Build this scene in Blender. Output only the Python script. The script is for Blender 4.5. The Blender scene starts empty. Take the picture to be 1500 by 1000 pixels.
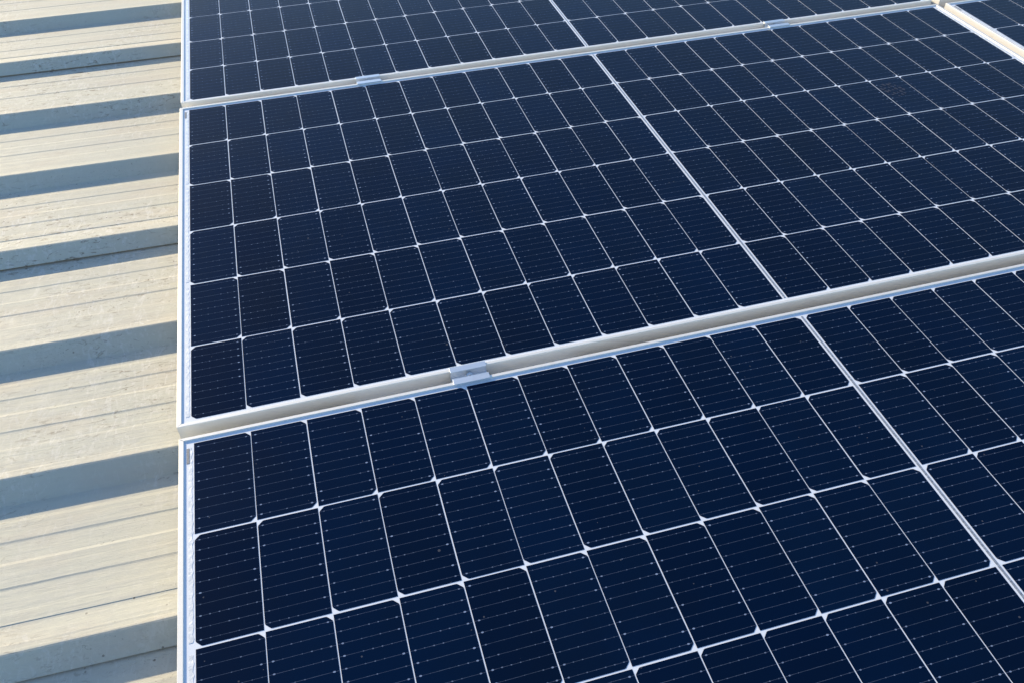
import bpy, bmesh, math, random
from mathutils import Vector, Matrix

# ------------------------------------------------------------------ camera, sky, sun, exposure
scene = bpy.context.scene
col = scene.collection
cam_d = bpy.data.cameras.new("camera")
cam = bpy.data.objects.new("camera", cam_d)
col.objects.link(cam)
cam.location = (-0.8239, -1.6155, 1.0709)
cam.rotation_euler = (0.8143, 0.0132, -0.2714)
cam_d.sensor_fit = 'HORIZONTAL'
cam_d.sensor_width = 36.0
cam_d.lens = 36.0 * 1253.75 / 1500.0
cam_d.clip_start = 0.02
cam_d.clip_end = 3000.0
scene.camera = cam

SUN = Vector((-1.62, 2.45, 1.0)).normalized()          # towards the sun
sun_el = math.asin(SUN.z)
sun_rot = math.atan2(SUN.x, SUN.y)

world = bpy.data.worlds.new("World")
scene.world = world
world.use_nodes = True
wn = world.node_tree.nodes
sky = wn.new('ShaderNodeTexSky')
sky.sky_type = 'NISHITA'
sky.sun_disc = False
sky.sun_elevation = sun_el
sky.sun_rotation = sun_rot
sky.altitude = 100.0
sky.air_density = 1.0
sky.dust_density = 0.45
sky.ozone_density = 2.8
world.node_tree.links.new(sky.outputs[0], wn['Background'].inputs[0])
wn['Background'].inputs[1].default_value = 0.15

sun_d = bpy.data.lights.new("sun", 'SUN')
sun_d.energy = 4.0
sun_d.angle = math.radians(0.5)
sun_d.color = (1.0, 0.82, 0.55)
sun = bpy.data.objects.new("sun", sun_d)
col.objects.link(sun)
sun.rotation_euler = SUN.to_track_quat('Z', 'Y').to_euler()
sun.location = SUN * 50

scene.view_settings.view_transform = 'Standard'
scene.view_settings.look = 'None'
scene.view_settings.exposure = 0.75
scene.view_settings.gamma = 1.0

R = random.Random(7)
MM = 0.001


# ------------------------------------------------------------------ helpers
class MB:
    """collects faces; build() links them as ONE mesh object"""
    def __init__(self):
        self.v, self.f = [], []

    def add(self, verts, faces):
        o = len(self.v)
        self.v += [tuple(p) for p in verts]
        self.f += [tuple(i + o for i in f) for f in faces]

    def box(self, x0, x1, y0, y1, z0, z1):
        self.add([(x0, y0, z0), (x1, y0, z0), (x1, y1, z0), (x0, y1, z0),
                  (x0, y0, z1), (x1, y0, z1), (x1, y1, z1), (x0, y1, z1)],
                 [(0, 3, 2, 1), (4, 5, 6, 7), (0, 1, 5, 4), (1, 2, 6, 5), (2, 3, 7, 6), (3, 0, 4, 7)])

    def prism(self, pts, z0, z1):
        n = len(pts)
        self.add([(x, y, z0) for x, y in pts] + [(x, y, z1) for x, y in pts],
                 [tuple(range(n - 1, -1, -1)), tuple(range(n, 2 * n))] +
                 [(i, (i + 1) % n, n + (i + 1) % n, n + i) for i in range(n)])

    def mesh(self, name, mat, bevel=0.0, seg=2, smooth=False):
        me = bpy.data.meshes.new(name)
        me.from_pydata(self.v, [], self.f)
        me.materials.append(mat)
        if bevel > 0:
            bm = bmesh.new()
            bm.from_mesh(me)
            bmesh.ops.remove_doubles(bm, verts=bm.verts, dist=1e-6)
            bmesh.ops.recalc_face_normals(bm, faces=bm.faces)
            ed = [e for e in bm.edges if len(e.link_faces) == 2 and e.calc_face_angle(0) > 0.5]
            bmesh.ops.bevel(bm, geom=ed, offset=bevel, segments=seg, profile=0.5, affect='EDGES')
            bm.to_mesh(me)
            bm.free()
        if smooth:
            for p in me.polygons:
                p.use_smooth = True
        return me

    def build(self, name, mat, parent=None, **kw):
        return link(name, self.mesh(name, mat, **kw), parent)


def link(name, me, parent=None, loc=(0, 0, 0), rz=0.0):
    o = bpy.data.objects.new(name, me)
    col.objects.link(o)
    o.location = loc
    o.rotation_euler = (0, 0, rz)
    if parent:
        o.parent = parent
    return o


def empty(name, loc, rz=0.0):
    o = bpy.data.objects.new(name, None)
    col.objects.link(o)
    o.location = loc
    o.rotation_euler = (0, 0, rz)
    o.empty_display_size = 0.1
    return o


def tag(o, label=None, cat=None, group=None, kind=None):
    if label: o['label'] = label
    if cat: o['category'] = cat
    if group: o['group'] = group
    if kind: o['kind'] = kind
    return o


class NT:
    """small shorthand for node materials"""
    def __init__(self, name):
        self.m = bpy.data.materials.new(name)
        self.m.use_nodes = True
        self.t = self.m.node_tree
        self.b = self.t.nodes['Principled BSDF']

    def n(self, typ, **kw):
        x = self.t.nodes.new('ShaderNode' + typ)
        for k, v in kw.items():
            setattr(x, k, v)
        return x

    def put(self, sock, v):
        if isinstance(v, bpy.types.NodeSocket):
            self.t.links.new(v, sock)
        else:
            sock.default_value = v

    def math(self, op, a, b=0.0, c=0.0, clamp=False):
        x = self.n('Math', operation=op, use_clamp=clamp)
        for i, v in enumerate((a, b, c)):
            self.put(x.inputs[i], v)
        return x.outputs[0]

    def noise(self, vec, scale, detail=3.0, rough=0.55, dist=0.0):
        x = self.n('TexNoise')
        self.put(x.inputs['Vector'], vec)
        x.inputs['Scale'].default_value = scale
        x.inputs['Detail'].default_value = detail
        x.inputs['Roughness'].default_value = rough
        x.inputs['Distortion'].default_value = dist
        return x.outputs[0]

    def ramp(self, f, lo, hi, a=0.0, b=1.0):
        x = self.n('MapRange', clamp=True)
        self.put(x.inputs[0], f)
        for i, v in zip((1, 2, 3, 4), (lo, hi, a, b)):
            x.inputs[i].default_value = v
        return x.outputs[0]

    def mix(self, f, a, b, blend='MIX'):
        x = self.n('Mix', data_type='RGBA', blend_type=blend)
        self.put(x.inputs[0], f)
        for s, v in ((x.inputs[6], a), (x.inputs[7], b)):
            if not isinstance(v, bpy.types.NodeSocket) and len(v) == 3:
                v = (*v, 1.0)
            self.put(s, v)
        return x.outputs[2]

    def scaled(self, vec, s, loc=(0, 0, 0), rot=(0, 0, 0)):
        x = self.n('Mapping')
        self.put(x.inputs[0], vec)
        x.inputs['Location'].default_value = loc
        x.inputs['Rotation'].default_value = rot
        x.inputs['Scale'].default_value = s
        return x.outputs[0]

    def bump(self, h, strength, dist):
        x = self.n('Bump')
        x.inputs['Strength'].default_value = strength
        x.inputs['Distance'].default_value = dist
        self.put(x.inputs['Height'], h)
        self.put(self.b.inputs['Normal'], x.outputs[0])

    def set(self, **kw):
        for k, v in kw.items():
            s = self.b.inputs[k.replace('_', ' ')]
            if isinstance(v, tuple) and len(v) == 3 and s.type == 'RGBA':
                v = (*v, 1.0)
            self.put(s, v)
        return self.m


# ------------------------------------------------------------------ materials
def mat_roof():
    k = NT('cream_painted_steel')
    pos = k.n('TexCoord').outputs['Object']
    n1 = k.noise(pos, 2.3, 4, 0.6)
    n2 = k.noise(k.scaled(pos, (1.0, 22.0, 9.0)), 3.0, 5, 0.65)
    n3 = k.noise(pos, 38.0, 4, 0.6)
    base = k.mix(k.ramp(n1, 0.35, 0.68), (0.520, 0.520, 0.440), (0.550, 0.533, 0.437))
    base = k.mix(k.ramp(n2, 0.40, 0.66, 0.0, 0.55), base, (0.485, 0.48, 0.425))
    base = k.mix(k.ramp(n3, 0.45, 0.75, 0.0, 0.25), base, (0.60, 0.57, 0.50))
    # pinkish dust lying in the pans
    pink = k.noise(k.scaled(pos, (1, 3, 3), (3, 1, 0)), 4.0, 3, 0.6)
    base = k.mix(k.ramp(pink, 0.48, 0.66, 0.0, 0.28), base, (0.545, 0.465, 0.37))
    # brown grime: scratches and scuffs in patches
    patch = k.ramp(k.noise(k.scaled(pos, (1, 1, 1), (1.7, 4.1, 0)), 2.6, 3, 0.6), 0.43, 0.60)
    scr = k.noise(k.scaled(pos, (14, 38, 30), (0, 0, 0), (0, 0, 0.6)), 2.2, 6, 0.72, 1.5)
    scuff = k.math('MULTIPLY', k.ramp(scr, 0.57, 0.62), patch)
    scr2 = k.noise(k.scaled(pos, (40, 12, 30), (5, 2, 0), (0, 0, 0.9)), 2.0, 6, 0.72, 1.2)
    light = k.math('MULTIPLY', k.ramp(scr2, 0.52, 0.62), k.ramp(patch, 0.0, 0.7, 0.25, 1.0))
    base = k.mix(k.math('MULTIPLY', light, 0.75), base, (0.63, 0.615, 0.56))
    base = k.mix(k.math('MULTIPLY', scuff, 0.85), base, (0.235, 0.20, 0.155))
    patch2 = k.ramp(k.noise(k.scaled(pos, (1, 1, 1), (8.3, 2.2, 0)), 4.5, 4, 0.65), 0.50, 0.58)
    fine = k.noise(k.scaled(pos, (34, 60, 40), (2, 7, 0), (0, 0, -0.5)), 2.4, 5, 0.75, 2.2)
    chips = k.math('MULTIPLY', k.ramp(fine, 0.60, 0.645), patch2)
    base = k.mix(k.math('MULTIPLY', chips, 0.6), base, (0.16, 0.135, 0.10))
    # small dark specks
    vo = k.n('TexVoronoi', feature='F1')
    k.put(vo.inputs['Vector'], pos)
    vo.inputs['Scale'].default_value = 46.0
    sp = k.math('MULTIPLY', k.math('LESS_THAN', vo.outputs['Distance'], 0.085),
                k.ramp(k.noise(pos, 3.1, 2), 0.45, 0.55))
    sp = k.math('MULTIPLY', sp, k.math('GREATER_THAN', k.n('SeparateColor').outputs[0], -1.0))
    sc = k.n('SeparateColor')
    k.put(sc.inputs[0], vo.outputs['Color'])
    sp = k.math('MULTIPLY', sp, k.math('GREATER_THAN', sc.outputs[0], 0.5))
    base = k.mix(k.math('MULTIPLY', sp, 0.75), base, (0.12, 0.10, 0.08))
    h = k.math('ADD', k.math('MULTIPLY', n3, 0.5), k.math('ADD', k.math('MULTIPLY', scr, 0.35), k.math('MULTIPLY', n2, 0.8)))
    k.bump(h, 0.5, 0.0025)
    k.set(Base_Color=base, Roughness=k.ramp(n3, 0.3, 0.7, 0.62, 0.80), Specular_IOR_Level=0.22)
    return k.m


def mat_alu(name, base, rough, metal, streak=0.12):
    k = NT(name)
    pos = k.n('TexCoord').outputs['Object']
    s1 = k.noise(k.scaled(pos, (3, 220, 220)), 3.0, 3, 0.6)
    s2 = k.noise(pos, 40.0, 4, 0.65)
    c = k.mix(k.ramp(s1, 0.3, 0.7, 0.0, streak * 2), base, tuple(x * 0.86 for x in base))
    c = k.mix(k.ramp(s2, 0.55, 0.78, 0.0, 0.35), c, tuple(x * 0.78 for x in (base[0], base[1] * 0.98, base[2] * 0.92)))
    k.set(Base_Color=c, Metallic=metal, Roughness=k.ramp(s1, 0.3, 0.7, rough - 0.06, rough + 0.08))
    return k.m


def dust_mask(k, density):
    """tiny grit lying on the glass, in world position"""
    g = k.n('NewGeometry').outputs['Position']
    tot = None
    for sc_, thr, off in ((95.0, 0.075, 0.0), (38.0, 0.045, 3.7)):
        v = k.n('TexVoronoi', feature='F1')
        k.put(v.inputs['Vector'], k.scaled(g, (1, 1, 1), (off, off, off)))
        v.inputs['Scale'].default_value = sc_
        s = k.n('SeparateColor')
        k.put(s.inputs[0], v.outputs['Color'])
        d = k.math('LESS_THAN', v.outputs['Distance'], k.math('MULTIPLY', s.outputs[1], thr * 2))
        d = k.math('MULTIPLY', d, k.math('GREATER_THAN', s.outputs[0], 1 - density))
        tot = d if tot is None else k.math('MAXIMUM', tot, d)
    return tot, g


def mat_cell():
    k = NT('silicon_cell_under_glass')
    tc = k.n('UVMap', uv_map='cell_place').outputs[0]
    sx = k.n('SeparateXYZ')
    k.put(sx.inputs[0], tc)
    x, y = sx.outputs[0], sx.outputs[1]
    at = k.n('Attribute', attribute_name='cell_rand')
    rnd = k.math('FRACT', k.math('ADD', k.n('ObjectInfo').outputs['Random'], at.outputs['Fac']))
    blue = k.mix(rnd, (0.0004, 0.0062, 0.0265), (0.0009, 0.0094, 0.0365))
    dust, g = dust_mask(k, 0.08)
    mott = k.noise(g, 5.0, 4, 0.6)
    blue = k.mix(k.ramp(mott, 0.38, 0.70, 0.0, 0.55), blue, (0.0012, 0.0060, 0.020))
    # ten wire busbars along x, each slightly wavy, solder pads along them
    pitch = 0.01814
    ly = k.math('DIVIDE', k.math('ADD', y, 0.0907), pitch)
    li = k.math('FLOOR', ly)
    wob = k.noise(k.scaled(g, (40, 4, 1)), 1.0, 2)
    dy = k.math('ABSOLUTE', k.math('ADD', k.math('SUBTRACT', k.math('FRACT', ly), 0.5),
                                   k.math('MULTIPLY', k.math('SUBTRACT', wob, 0.5), 0.035)))
    dy = k.math('MULTIPLY', dy, pitch)
    wire = k.math('LESS_THAN', dy, 0.00024)
    ppx = 0.01262
    px = k.math('DIVIDE', k.math('ADD', x, 0.0442), ppx)
    pi_ = k.math('FLOOR', px)
    dx = k.math('MULTIPLY', k.math('ABSOLUTE', k.math('SUBTRACT', k.math('FRACT', px), 0.5)), ppx)
    wn_ = k.n('TexWhiteNoise', noise_dimensions='4D')
    cv = k.n('CombineXYZ')
    k.put(cv.inputs[0], pi_)
    k.put(cv.inputs[1], li)
    k.put(wn_.inputs['Vector'], cv.outputs[0])
    k.put(wn_.inputs['W'], k.math('MULTIPLY', rnd, 97.0))
    pr = wn_.outputs['Value']
    endpad = k.math('GREATER_THAN', k.math('ABSOLUTE', x), 0.032)
    size = k.math('ADD', k.math('MULTIPLY', pr, 0.00055), k.math('ADD', 0.00028, k.math('MULTIPLY', endpad, 0.00038)))
    r2 = k.math('ADD', k.math('POWER', k.math('MULTIPLY', dx, 0.62), 2.0), k.math('POWER', dy, 2.0))
    pad = k.math('LESS_THAN', r2, k.math('POWER', size, 2.0))
    inten = k.math('ADD', 0.10, k.math('MULTIPLY', pr, 0.52))
    inten = k.math('MULTIPLY', inten, k.math('ADD', 0.55, k.math('MULTIPLY', endpad, 0.45)))
    wv = k.noise(k.scaled(g, (55, 8, 1), (9, 0, 0)), 1.0, 2, 0.6)
    wi = k.math('MULTIPLY', wire, k.ramp(wv, 0.30, 0.72, 0.08, 0.22))
    m = k.math('MAXIMUM', wi, k.math('MULTIPLY', pad, inten))
    base = k.mix(m, blue, (0.37, 0.48, 0.70))
    base = k.mix(k.math('MULTIPLY', dust, 0.15), base, (0.40, 0.40, 0.40))
    # thin film of dust with soft drifts
    film = k.ramp(k.noise(g, 2.0, 5, 0.65), 0.40, 0.75, 0.0001, 0.0016)
    base = k.mix(film, base, (0.40, 0.40, 0.40))
    k.set(Base_Color=base, Roughness=0.55, Specular_IOR_Level=0.0,
          Coat_Weight=1.0, Coat_Roughness=k.ramp(mott, 0.3, 0.7, 0.20, 0.25), Coat_IOR=1.155)
    return k.m


def mat_backsheet():
    k = NT('white_backsheet_under_glass')
    pos = k.n('TexCoord').outputs['Object']
    c = k.mix(k.ramp(k.noise(pos, 30.0, 3), 0.4, 0.7, 0.0, 0.6), (0.74, 0.79, 0.87), (0.69, 0.735, 0.82))
    k.set(Base_Color=c, Roughness=0.5, Coat_Weight=1.0, Coat_Roughness=0.22, Coat_IOR=1.2)
    return k.m


def mat_ribbon():
    k = NT('tinned_ribbon')
    pos = k.n('TexCoord').outputs['Object']
    n = k.noise(k.scaled(pos, (90, 95, 1)), 1.0, 2, 0.6, 0.6)
    c = k.mix(k.ramp(n, 0.40, 0.60), (0.70, 0.725, 0.74), (0.90, 0.90, 0.89))
    k.bump(n, 0.18, 0.003)
    k.set(Base_Color=c, Metallic=0.25, Roughness=0.35, Coat_Weight=1.0, Coat_Roughness=0.12, Coat_IOR=1.3)
    return k.m


def mat_grey_ribbon():
    k = NT('dull_center_ribbon')
    pos = k.n('TexCoord').outputs['Object']
    n = k.noise(k.scaled(pos, (120, 260, 1)), 1.0, 3, 0.7)
    c = k.mix(k.ramp(n, 0.35, 0.65), (0.20, 0.22, 0.26), (0.42, 0.45, 0.50))
    k.bump(n, 0.5, 0.002)
    k.set(Base_Color=c, Metallic=0.3, Roughness=0.4, Coat_Weight=1.0, Coat_Roughness=0.12, Coat_IOR=1.36)
    return k.m


def mat_plain(name, c, rough, metal=0.0, var=0.15, sc=30.0):
    k = NT(name)
    pos = k.n('TexCoord').outputs['Object']
    cc = k.mix(k.ramp(k.noise(pos, sc, 4), 0.35, 0.7), c, tuple(x * (1 - var) for x in c))
    k.set(Base_Color=cc, Roughness=rough, Metallic=metal)
    return k.m


M_ROOF = mat_roof()
M_FRAME = mat_alu('anodised_frame', (0.80, 0.79, 0.755), 0.45, 0.22)
M_CLAMP = mat_alu('mill_aluminium', (0.68, 0.73, 0.79), 0.36, 0.7)
M_BOLT = mat_plain('stainless_steel', (0.66, 0.67, 0.68), 0.28, 0.9)
M_CELL = mat_cell()
M_BACK = mat_backsheet()
M_RIB = mat_ribbon()
M_GREY = mat_grey_ribbon()
M_STICK = mat_plain('barcode_sticker', (0.30, 0.31, 0.33), 0.5, 0.0, 0.7, 700.0)
M_GROUND = mat_plain('dry_ground', (0.22, 0.19, 0.14), 0.95, 0.0, 0.35, 0.4)
M_SMUDGE = mat_plain('dried_mud', (0.018, 0.030, 0.066), 0.9, 0.0, 0.4, 300.0)
M_RUBBER = mat_plain('black_rubber', (0.03, 0.03, 0.03), 0.8)

# ------------------------------------------------------------------ ground far below the roof
gb = MB()
gb.add([(-900, -900, 0), (900, -900, 0), (900, 900, 0), (-900, 900, 0)], [(0, 1, 2, 3)])
ground = gb.build('ground', M_GROUND)
ground.location = (0, 0, -5.0)
tag(ground, 'bare dry ground spreading out below the roof', 'ground', kind='structure')

# ------------------------------------------------------------------ the metal roof
CREST_Z = -60.0                       # top of the ribs (mm), cells lie at 0
PITCH = 333.0
PROFILE = [(0, 0), (2.5, -0.1), (33, 1.6), (36, 2.2), (40, 3.0), (77, 6.6), (79, 6.8), (82.5, 6.2), (85, 6.25),
           (123, 10.0), (126, 10.8), (129, 11.7), (171, 15.4), (173, 15.6), (176.5, 15.0), (179, 15.05),
           (220, 19.2), (223, 19.8), (227, 20.3), (278, 25.0), (281, 25.7), (285, 26.2), (293, 27.6), (295.5, 27.8), (298.5, 26.8)]
ROOF_ANG = math.radians(-1.2)
# local frame: origin on the rib crest line 4 at x = -1130
roof = empty('metal_roof', (-1.130, 0.12098, (CREST_Z - 28) * MM), ROOF_ANG)
tag(roof, 'cream painted ribbed steel roof under the solar panels', 'roof')

X0, X1 = -7.0, 6.5
xs = sorted(set([X0, X1] + [round(-1.2 + 0.05 * i, 3) for i in range(27)] + [X0 + 0.4 * i for i in range(1, 33)]))


def waves(x, y, ph):
    return (0.8 * math.sin(x * 3.1 + ph) * math.sin(y * 6.3 + 1.3 * ph) + 0.35 * math.sin(x * 7.7 + 2.1 * ph + y * 3)) * MM


def roof_sheet(i0, n, over):
    """ribs i0+1 .. i0+n; starts at the web foot of rib i0"""
    pts = []                                             # (y, z) in mm, roof frame
    pts.append((-(i0 - 4) * PITCH - 8, 2.0 if False else -0.6))
    for k in range(n):
        base = -(i0 - 4) * PITCH - 36.5                  # foot of web of rib i0
        for (u, z) in PROFILE:
            yy = base - k * PITCH - u
            lift = 0.0
            if k == n - 1 and over:                      # the lapped last rib: a small crease then a raised cover
                lift = 0.0 if u < 240 else min(2.2, 0.0 + (u - 240) * 1.0)
                if 235 < u < 250:
                    pass
            pts.append((yy, z + lift))
            if k == n - 1 and over and u == 227:
                pts += [(base - k * PITCH - 243, 21.8), (base - k * PITCH - 244.5, 21.1), (base - k * PITCH - 248, 21.3)]
        if k == n - 1:
            pts.append((base - k * PITCH - 326.5, 4.4 if over else 0.5))
    # thin solid: top row and underside row
    mb = MB()
    ph = i0 * 1.7
    m = len(pts)
    V = []
    for x in xs:
        for (y, z) in pts:
            V.append((x, y * MM, z * MM + waves(x, y * MM, ph)))
    for x in xs:
        for (y, z) in pts:
            V.append((x, y * MM, (z - 0.9) * MM + waves(x, y * MM, ph)))
    F = []
    nx = len(xs)
    off = nx * m
    for a in range(nx - 1):
        for b in range(m - 1):
            q = (a * m + b, a * m + b + 1, (a + 1) * m + b + 1, (a + 1) * m + b)
            F.append(q)
            F.append(tuple(off + i for i in reversed(q)))
    for a in range(nx - 1):
        for b in (0, m - 1):
            F.append((a * m + b, (a + 1) * m + b, off + (a + 1) * m + b, off + a * m + b))
    for a in (0, nx - 1):
        for b in range(m - 1):
            F.append((a * m + b, a * m + b + 1, off + a * m + b + 1, off + a * m + b))
    mb.add(V, F)
    me = mb.mesh('roof_sheet', M_ROOF)
    bm = bmesh.new()
    bm.from_mesh(me)
    bmesh.ops.recalc_face_normals(bm, faces=bm.faces)
    bm.to_mesh(me)
    bm.free()
    o = link('roof_sheet', me, roof)
    return o


for i0 in (-17, -14, -11, -8, -5, -2, 1, 4, 7, 10, 13):
    roof_sheet(i0, 3, True)

# ------------------------------------------------------------------ solar panels
CW, CH = 0.0895, 0.1808              # a half cell
CP, CG, RP = 0.09129, 0.00474, 0.184
LX, LY = 1.1225, 0.5645              # half outer size of a panel
FT = 0.0026                          # frame top above the glass
FB = -0.0325                         # frame bottom
WS, WL = 0.0078, 0.0064              # frame lip width: short, long rails


def cell_mesh(right_side):
    c = 0.0080
    a, b = CW / 2, CH / 2
    e = 0.0012
    if right_side:                   # chamfers on the +x corners
        pts = [(-a, -b), (a - c - e, -b), (a - c + e * 0.6, -b + e * 0.5), (a - e * 0.5, -b + c - e * 0.6), (a, -b + c + e),
               (a, b - c - e), (a - e * 0.5, b - c + e * 0.6), (a - c + e * 0.6, b - e * 0.5), (a - c - e, b), (-a, b)]
    else:
        pts = [(a, b), (-a + c + e, b), (-a + c - e * 0.6, b - e * 0.5), (-a + e * 0.5, b - c + e * 0.6), (-a, b - c - e),
               (-a, -b + c + e), (-a + e * 0.5, -b + c - e * 0.6), (-a + c - e * 0.6, -b + e * 0.5), (-a + c + e, -b), (a, -b)]
    mb = MB()
    mb.prism(pts, 0.0, 0.0003)
    me = mb.mesh('solar_cell', M_CELL)
    uv = me.uv_layers.new(name='cell_place')     # metres from the cell's own middle
    for lp in me.loops:
        v = me.vertices[lp.vertex_index].co
        uv.data[lp.index].uv = (v.x, v.y)
    return me


CELL_R, CELL_L = cell_mesh(True), cell_mesh(False)


def rail_mesh(side):
    """one mitred frame rail; long ones lie along x at +y / -y, short ones at +-x"""
    mb = MB()
    T, B, I = FT, FB, -0.0016

    def ring(outer, lip, far, sgn_axis):
        pass
    if side in ('far', 'near'):
        s = 1 if side == 'far' else -1
        def P(y_in, z, mx):          # mx: how far the mitre moves in x for that depth
            return y_in, z, mx
        prof = [(0.0, B), (0.0, T), (1.0, T), (1.0, I), (0.22, I), (0.22, B)]
        vs = []
        for end in (-1, 1):
            for d, z in prof:
                vs.append((end * (LX - d * WS), s * (LY - d * WL), z))
    else:
        s = 1 if side == 'right' else -1
        prof = [(0.0, B), (0.0, T), (1.0, T), (1.0, I), (0.22, I), (0.22, B)]
        vs = []
        for end in (-1, 1):
            for d, z in prof:
                vs.append((s * (LX - d * WS), end * (LY - d * WL), z))
    n = 6
    fs = [(i, (i + 1) % n, n + (i + 1) % n, n + i) for i in range(n)]
    fs += [tuple(range(n)), tuple(range(2 * n - 1, n - 1, -1))]
    g = 0.0003                      # hairline at the mitre
    vs2 = []
    for i, v in enumerate(vs):
        e = -1 if i < n else 1
        vs2.append((v[0] - (e * g if side in ('far', 'near') else 0), v[1] - (e * g if side not in ('far', 'near') else 0), v[2]))
    mb.add(vs2, fs)
    return mb.mesh('frame_rail', M_FRAME, bevel=0.0005, seg=2)


RAILS = {s: rail_mesh(s) for s in ('far', 'near', 'left', 'right')}
bk = MB()
bk.box(-LX + 0.002, LX - 0.002, -LY + 0.002, LY - 0.002, -0.0012, 0.0)
BACK = bk.mesh('backsheet', M_BACK)
# end ribbons: one strip for every pair of rows at each end, with its soldered tails
rb = MB()
rr = random.Random(3)
L_ = 0.350
# a crinkled strip: its edge wanders a little where each tail is soldered on
N_ = 60
lo, hi = [], []
for i in range(N_ + 1):
    yy = -L_ / 2 + L_ * i / N_
    lo.append((-0.0020 + rr.uniform(-.0004, .0004), yy))
    hi.append((0.0034 + rr.uniform(-.0005, .0005) + (0.0014 if i % 3 == 1 else 0), yy))
for i in range(N_):
    rb.prism([lo[i], hi[i], hi[i + 1], lo[i + 1]], 0.0, 0.0003)
RIB = rb.mesh('end_ribbon', M_RIB)
cr = MB()
cr.box(-0.0019, 0.0019, -0.5495, 0.5495, 0.0, 0.0004)
CRIB = cr.mesh('center_ribbon', M_GREY)
sk = MB()
sk.box(-0.0022, 0.0022, -0.016, 0.016, 0.0, 0.0003)
STICK = sk.mesh('serial_sticker', M_STICK)
GROUP = 'solar panels laid in rows on the roof'


def view_pos(p):
    """pixel place in the photograph, used only to choose which cells stay separate parts"""
    d = cam.rotation_euler.to_matrix().transposed() @ (Vector(p) - cam.location)
    if d.z > -0.05: return None
    return 750 + 1253.75 * d.x / -d.z, 500 - 1253.75 * d.y / -d.z, -d.z


def make_panel(x, y, label, seed, rz=0.0):
    rnd = random.Random(seed)
    root = empty('solar_panel', (x, y, 0), rz)
    tag(root, label, 'solar panel', GROUP)
    for s in ('far', 'near', 'left', 'right'):
        link('frame_rail', RAILS[s], root)
    back = link('backsheet', BACK, root)
    cells = []
    for r in range(6):
        for c in range(24):
            left = c < 12
            k = (12 - c - 0.5) if left else (c - 12 + 0.5)
            cx = (-1 if left else 1) * (k * CP + CG)
            cy = (2.5 - r) * RP
            right_ch = (r % 2 == 0) == left
            cells.append((cx + rnd.uniform(-.00025, .00025), cy + rnd.uniform(-.0003, .0003), right_ch, rnd.uniform(-.0012, .0012)))

    def shown(c):
        q = view_pos((x + c[0], y + c[1], 0))
        if q is None: return -1e9
        inside = -40 < q[0] < 1540 and -60 < q[1] < 1060
        return (1e6 if inside else 0) / q[2] ** 2 - q[2]
    order = sorted(cells, key=shown, reverse=True)
    for (cx, cy, rc, a) in order[:100]:
        o = link('solar_cell', CELL_R if rc else CELL_L, back, (cx, cy, 0.0001), a)
    rest = MB()
    for (cx, cy, rc, a) in order[100:]:
        me = CELL_R if rc else CELL_L
        rest.add([(v.co.x + cx, v.co.y + cy, v.co.z + 0.0001) for v in me.vertices], [tuple(p.vertices) for p in me.polygons])
    o = rest.build('remaining_solar_cells', M_CELL, back)
    o['kind'] = 'stuff'
    me = o.data
    uv = me.uv_layers.new(name='cell_place')
    at = me.attributes.new('cell_rand', 'FLOAT', 'POINT')
    ids = [i for i, c in enumerate(order[100:]) for _ in (CELL_R if c[2] else CELL_L).vertices]
    rv = [rnd.random() for _ in order[100:]]
    for i, q in enumerate(ids):
        at.data[i].value = rv[q]
    for lp in me.loops:
        c = order[100 + ids[lp.vertex_index]]
        v = me.vertices[lp.vertex_index].co
        uv.data[lp.index].uv = (v.x - c[0], v.y - c[1])
    for sx in (-1, 1):
        for j in (-1, 0, 1):
            o = link('end_ribbon', RIB, back, (sx * 1.1062, j * 2 * RP, 0.0001), 0.0 if sx < 0 else math.pi)
    link('center_ribbon', CRIB, back, (0, 0, 0.0001))
    link('serial_sticker', STICK, back, (-1.1082, 0.525, 0.0006))
    return root


PY = 1.1556
panels = {}
panels['mid'] = make_panel(0, 0, 'middle solar panel of the array, between the upper and lower frame gaps', 1)
panels['near'] = make_panel(0.0037, -PY, 'nearest solar panel, at the bottom edge of the photo, below the long lower frame gap', 2)
panels['far'] = make_panel(0.0023, PY + 0.0016, 'far solar panel along the top edge of the photo, above the upper frame gap', 3)
panels['right'] = make_panel(2 * LX + 0.029, -0.003, 'solar panel beyond the bright cream gap in the top right corner', 4)
panels['far_right'] = make_panel(2 * LX + 0.031, PY, 'solar panel of which only a frame corner shows at the top right edge', 5)

# a dried muddy print of pale dots on the middle panel
mud = MB()
for i in range(26):
    a, b = R.gauss(0, 1), R.gauss(0, 1)
    gx, gy = (i % 5 - 2) * 0.011 + R.uniform(-.002, .002), (i // 5 - 2.2) * 0.015 + R.uniform(-.003, .003)
    if gx * gx / 0.0006 + gy * gy / 0.0016 > 1.25: continue
    rr_ = R.uniform(0.0022, 0.0042)
    n = 9
    pts = [(gx + rr_ * (1 + R.uniform(-.25, .25)) * math.cos(2 * math.pi * t / n),
            gy + 1.5 * rr_ * (1 + R.uniform(-.25, .25)) * math.sin(2 * math.pi * t / n)) for t in range(n)]
    mud.prism(pts, 0.0, 0.0002)
me = mud.mesh('mud_print', M_SMUDGE)
link('mud_print', me, panels['mid'], (0.678, 0.125, 0.00055), 0.3)

# ------------------------------------------------------------------ clamps holding two panels at the gap
cb = MB()
g2 = 0.0132                           # half gap
t0, t1 = FT + 0.0002, FT + 0.0026
HL = 0.0325
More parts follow.
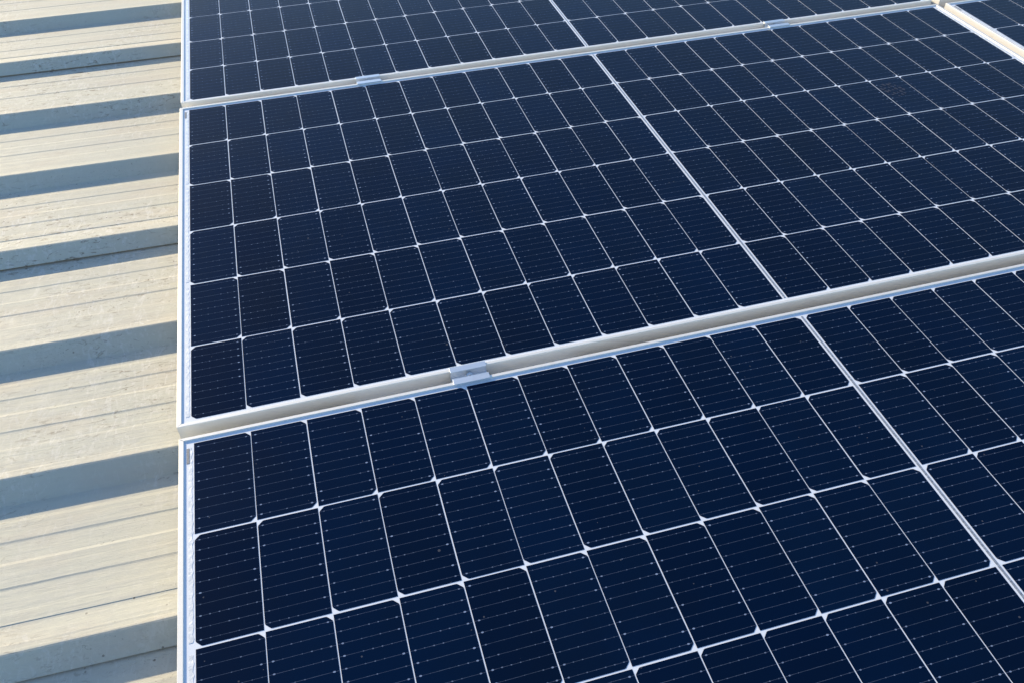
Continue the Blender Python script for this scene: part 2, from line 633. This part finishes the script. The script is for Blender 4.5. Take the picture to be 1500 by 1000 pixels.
# a hat profile: flange, drop, channel floor, rise, flange (y, z), then its thickness
topo = [(-g2 - 0.0088, t1), (-g2 + 0.0052, t1), (-g2 + 0.0052, -0.0075), (g2 - 0.0052, -0.0075), (g2 - 0.0052, t1), (g2 + 0.0076, t1)]
bot = [(g2 + 0.0076, t0), (g2 - 0.0028, t0), (g2 - 0.0028, -0.0102), (-g2 + 0.0028, -0.0102), (-g2 + 0.0028, t0), (-g2 - 0.0088, t0)]
ring = topo + bot
n = len(ring)
cb.add([(-HL, y, z) for y, z in ring] + [(HL, y, z) for y, z in ring],
       [(i, (i + 1) % n, n + (i + 1) % n, n + i) for i in range(n)])
# end caps as quads between the top and bottom lines
for o_ in (0, n):
    for i in range(5):
        q = (o_ + i, o_ + i + 1, o_ + n - 2 - i, o_ + n - 1 - i)
        cb.f.append(q if o_ else tuple(reversed(q)))
CLAMP = cb.mesh('clamp_body', M_CLAMP, bevel=0.0004, seg=2)
bb = MB()


def circ(r, k, ph=0.0):
    return [(r * math.cos(2 * math.pi * i / k + ph), r * math.sin(2 * math.pi * i / k + ph)) for i in range(k)]


bb.prism(circ(0.0068, 28), -0.0074, -0.0062)
bb.prism(circ(0.0058, 6, 0.3), -0.0062, 0.0005)
bb.prism(circ(0.0026, 16), 0.0005, 0.0016)
bb.prism(circ(0.004, 16), -0.030, -0.0103)
BOLT = bb.mesh('bolt', M_BOLT)
rl = MB()                             # short rail under the clamp that carries both frames
rl.box(-0.20, 0.20, -0.030, 0.030, FB - 0.0035, FB - 0.0002)
rl.box(-0.20, 0.20, -0.030, -0.0265, FB - 0.0270, FB - 0.0036)
rl.box(-0.20, 0.20, 0.0265, 0.030, FB - 0.0270, FB - 0.0036)
RAIL = rl.mesh('base_rail', M_CLAMP)
cg_ = 'aluminium clamps bridging the gaps between panels'
for (x, y, lab) in ((-0.627, -PY / 2, 'large near aluminium clamp with a bolt, bridging the lower frame gap'),
                    (-0.631, PY / 2 + 0.001, 'aluminium clamp on the upper frame gap, left of the white centre line'),
                    (0.586, PY / 2 + 0.001, 'aluminium clamp on the upper frame gap, right of the white centre line')):
    c = empty('panel_clamp', (x, y, 0))
    tag(c, lab, 'clamp', cg_)
    link('clamp_body', CLAMP, c)
    link('bolt', BOLT, c)
    link('base_rail', RAIL, c)
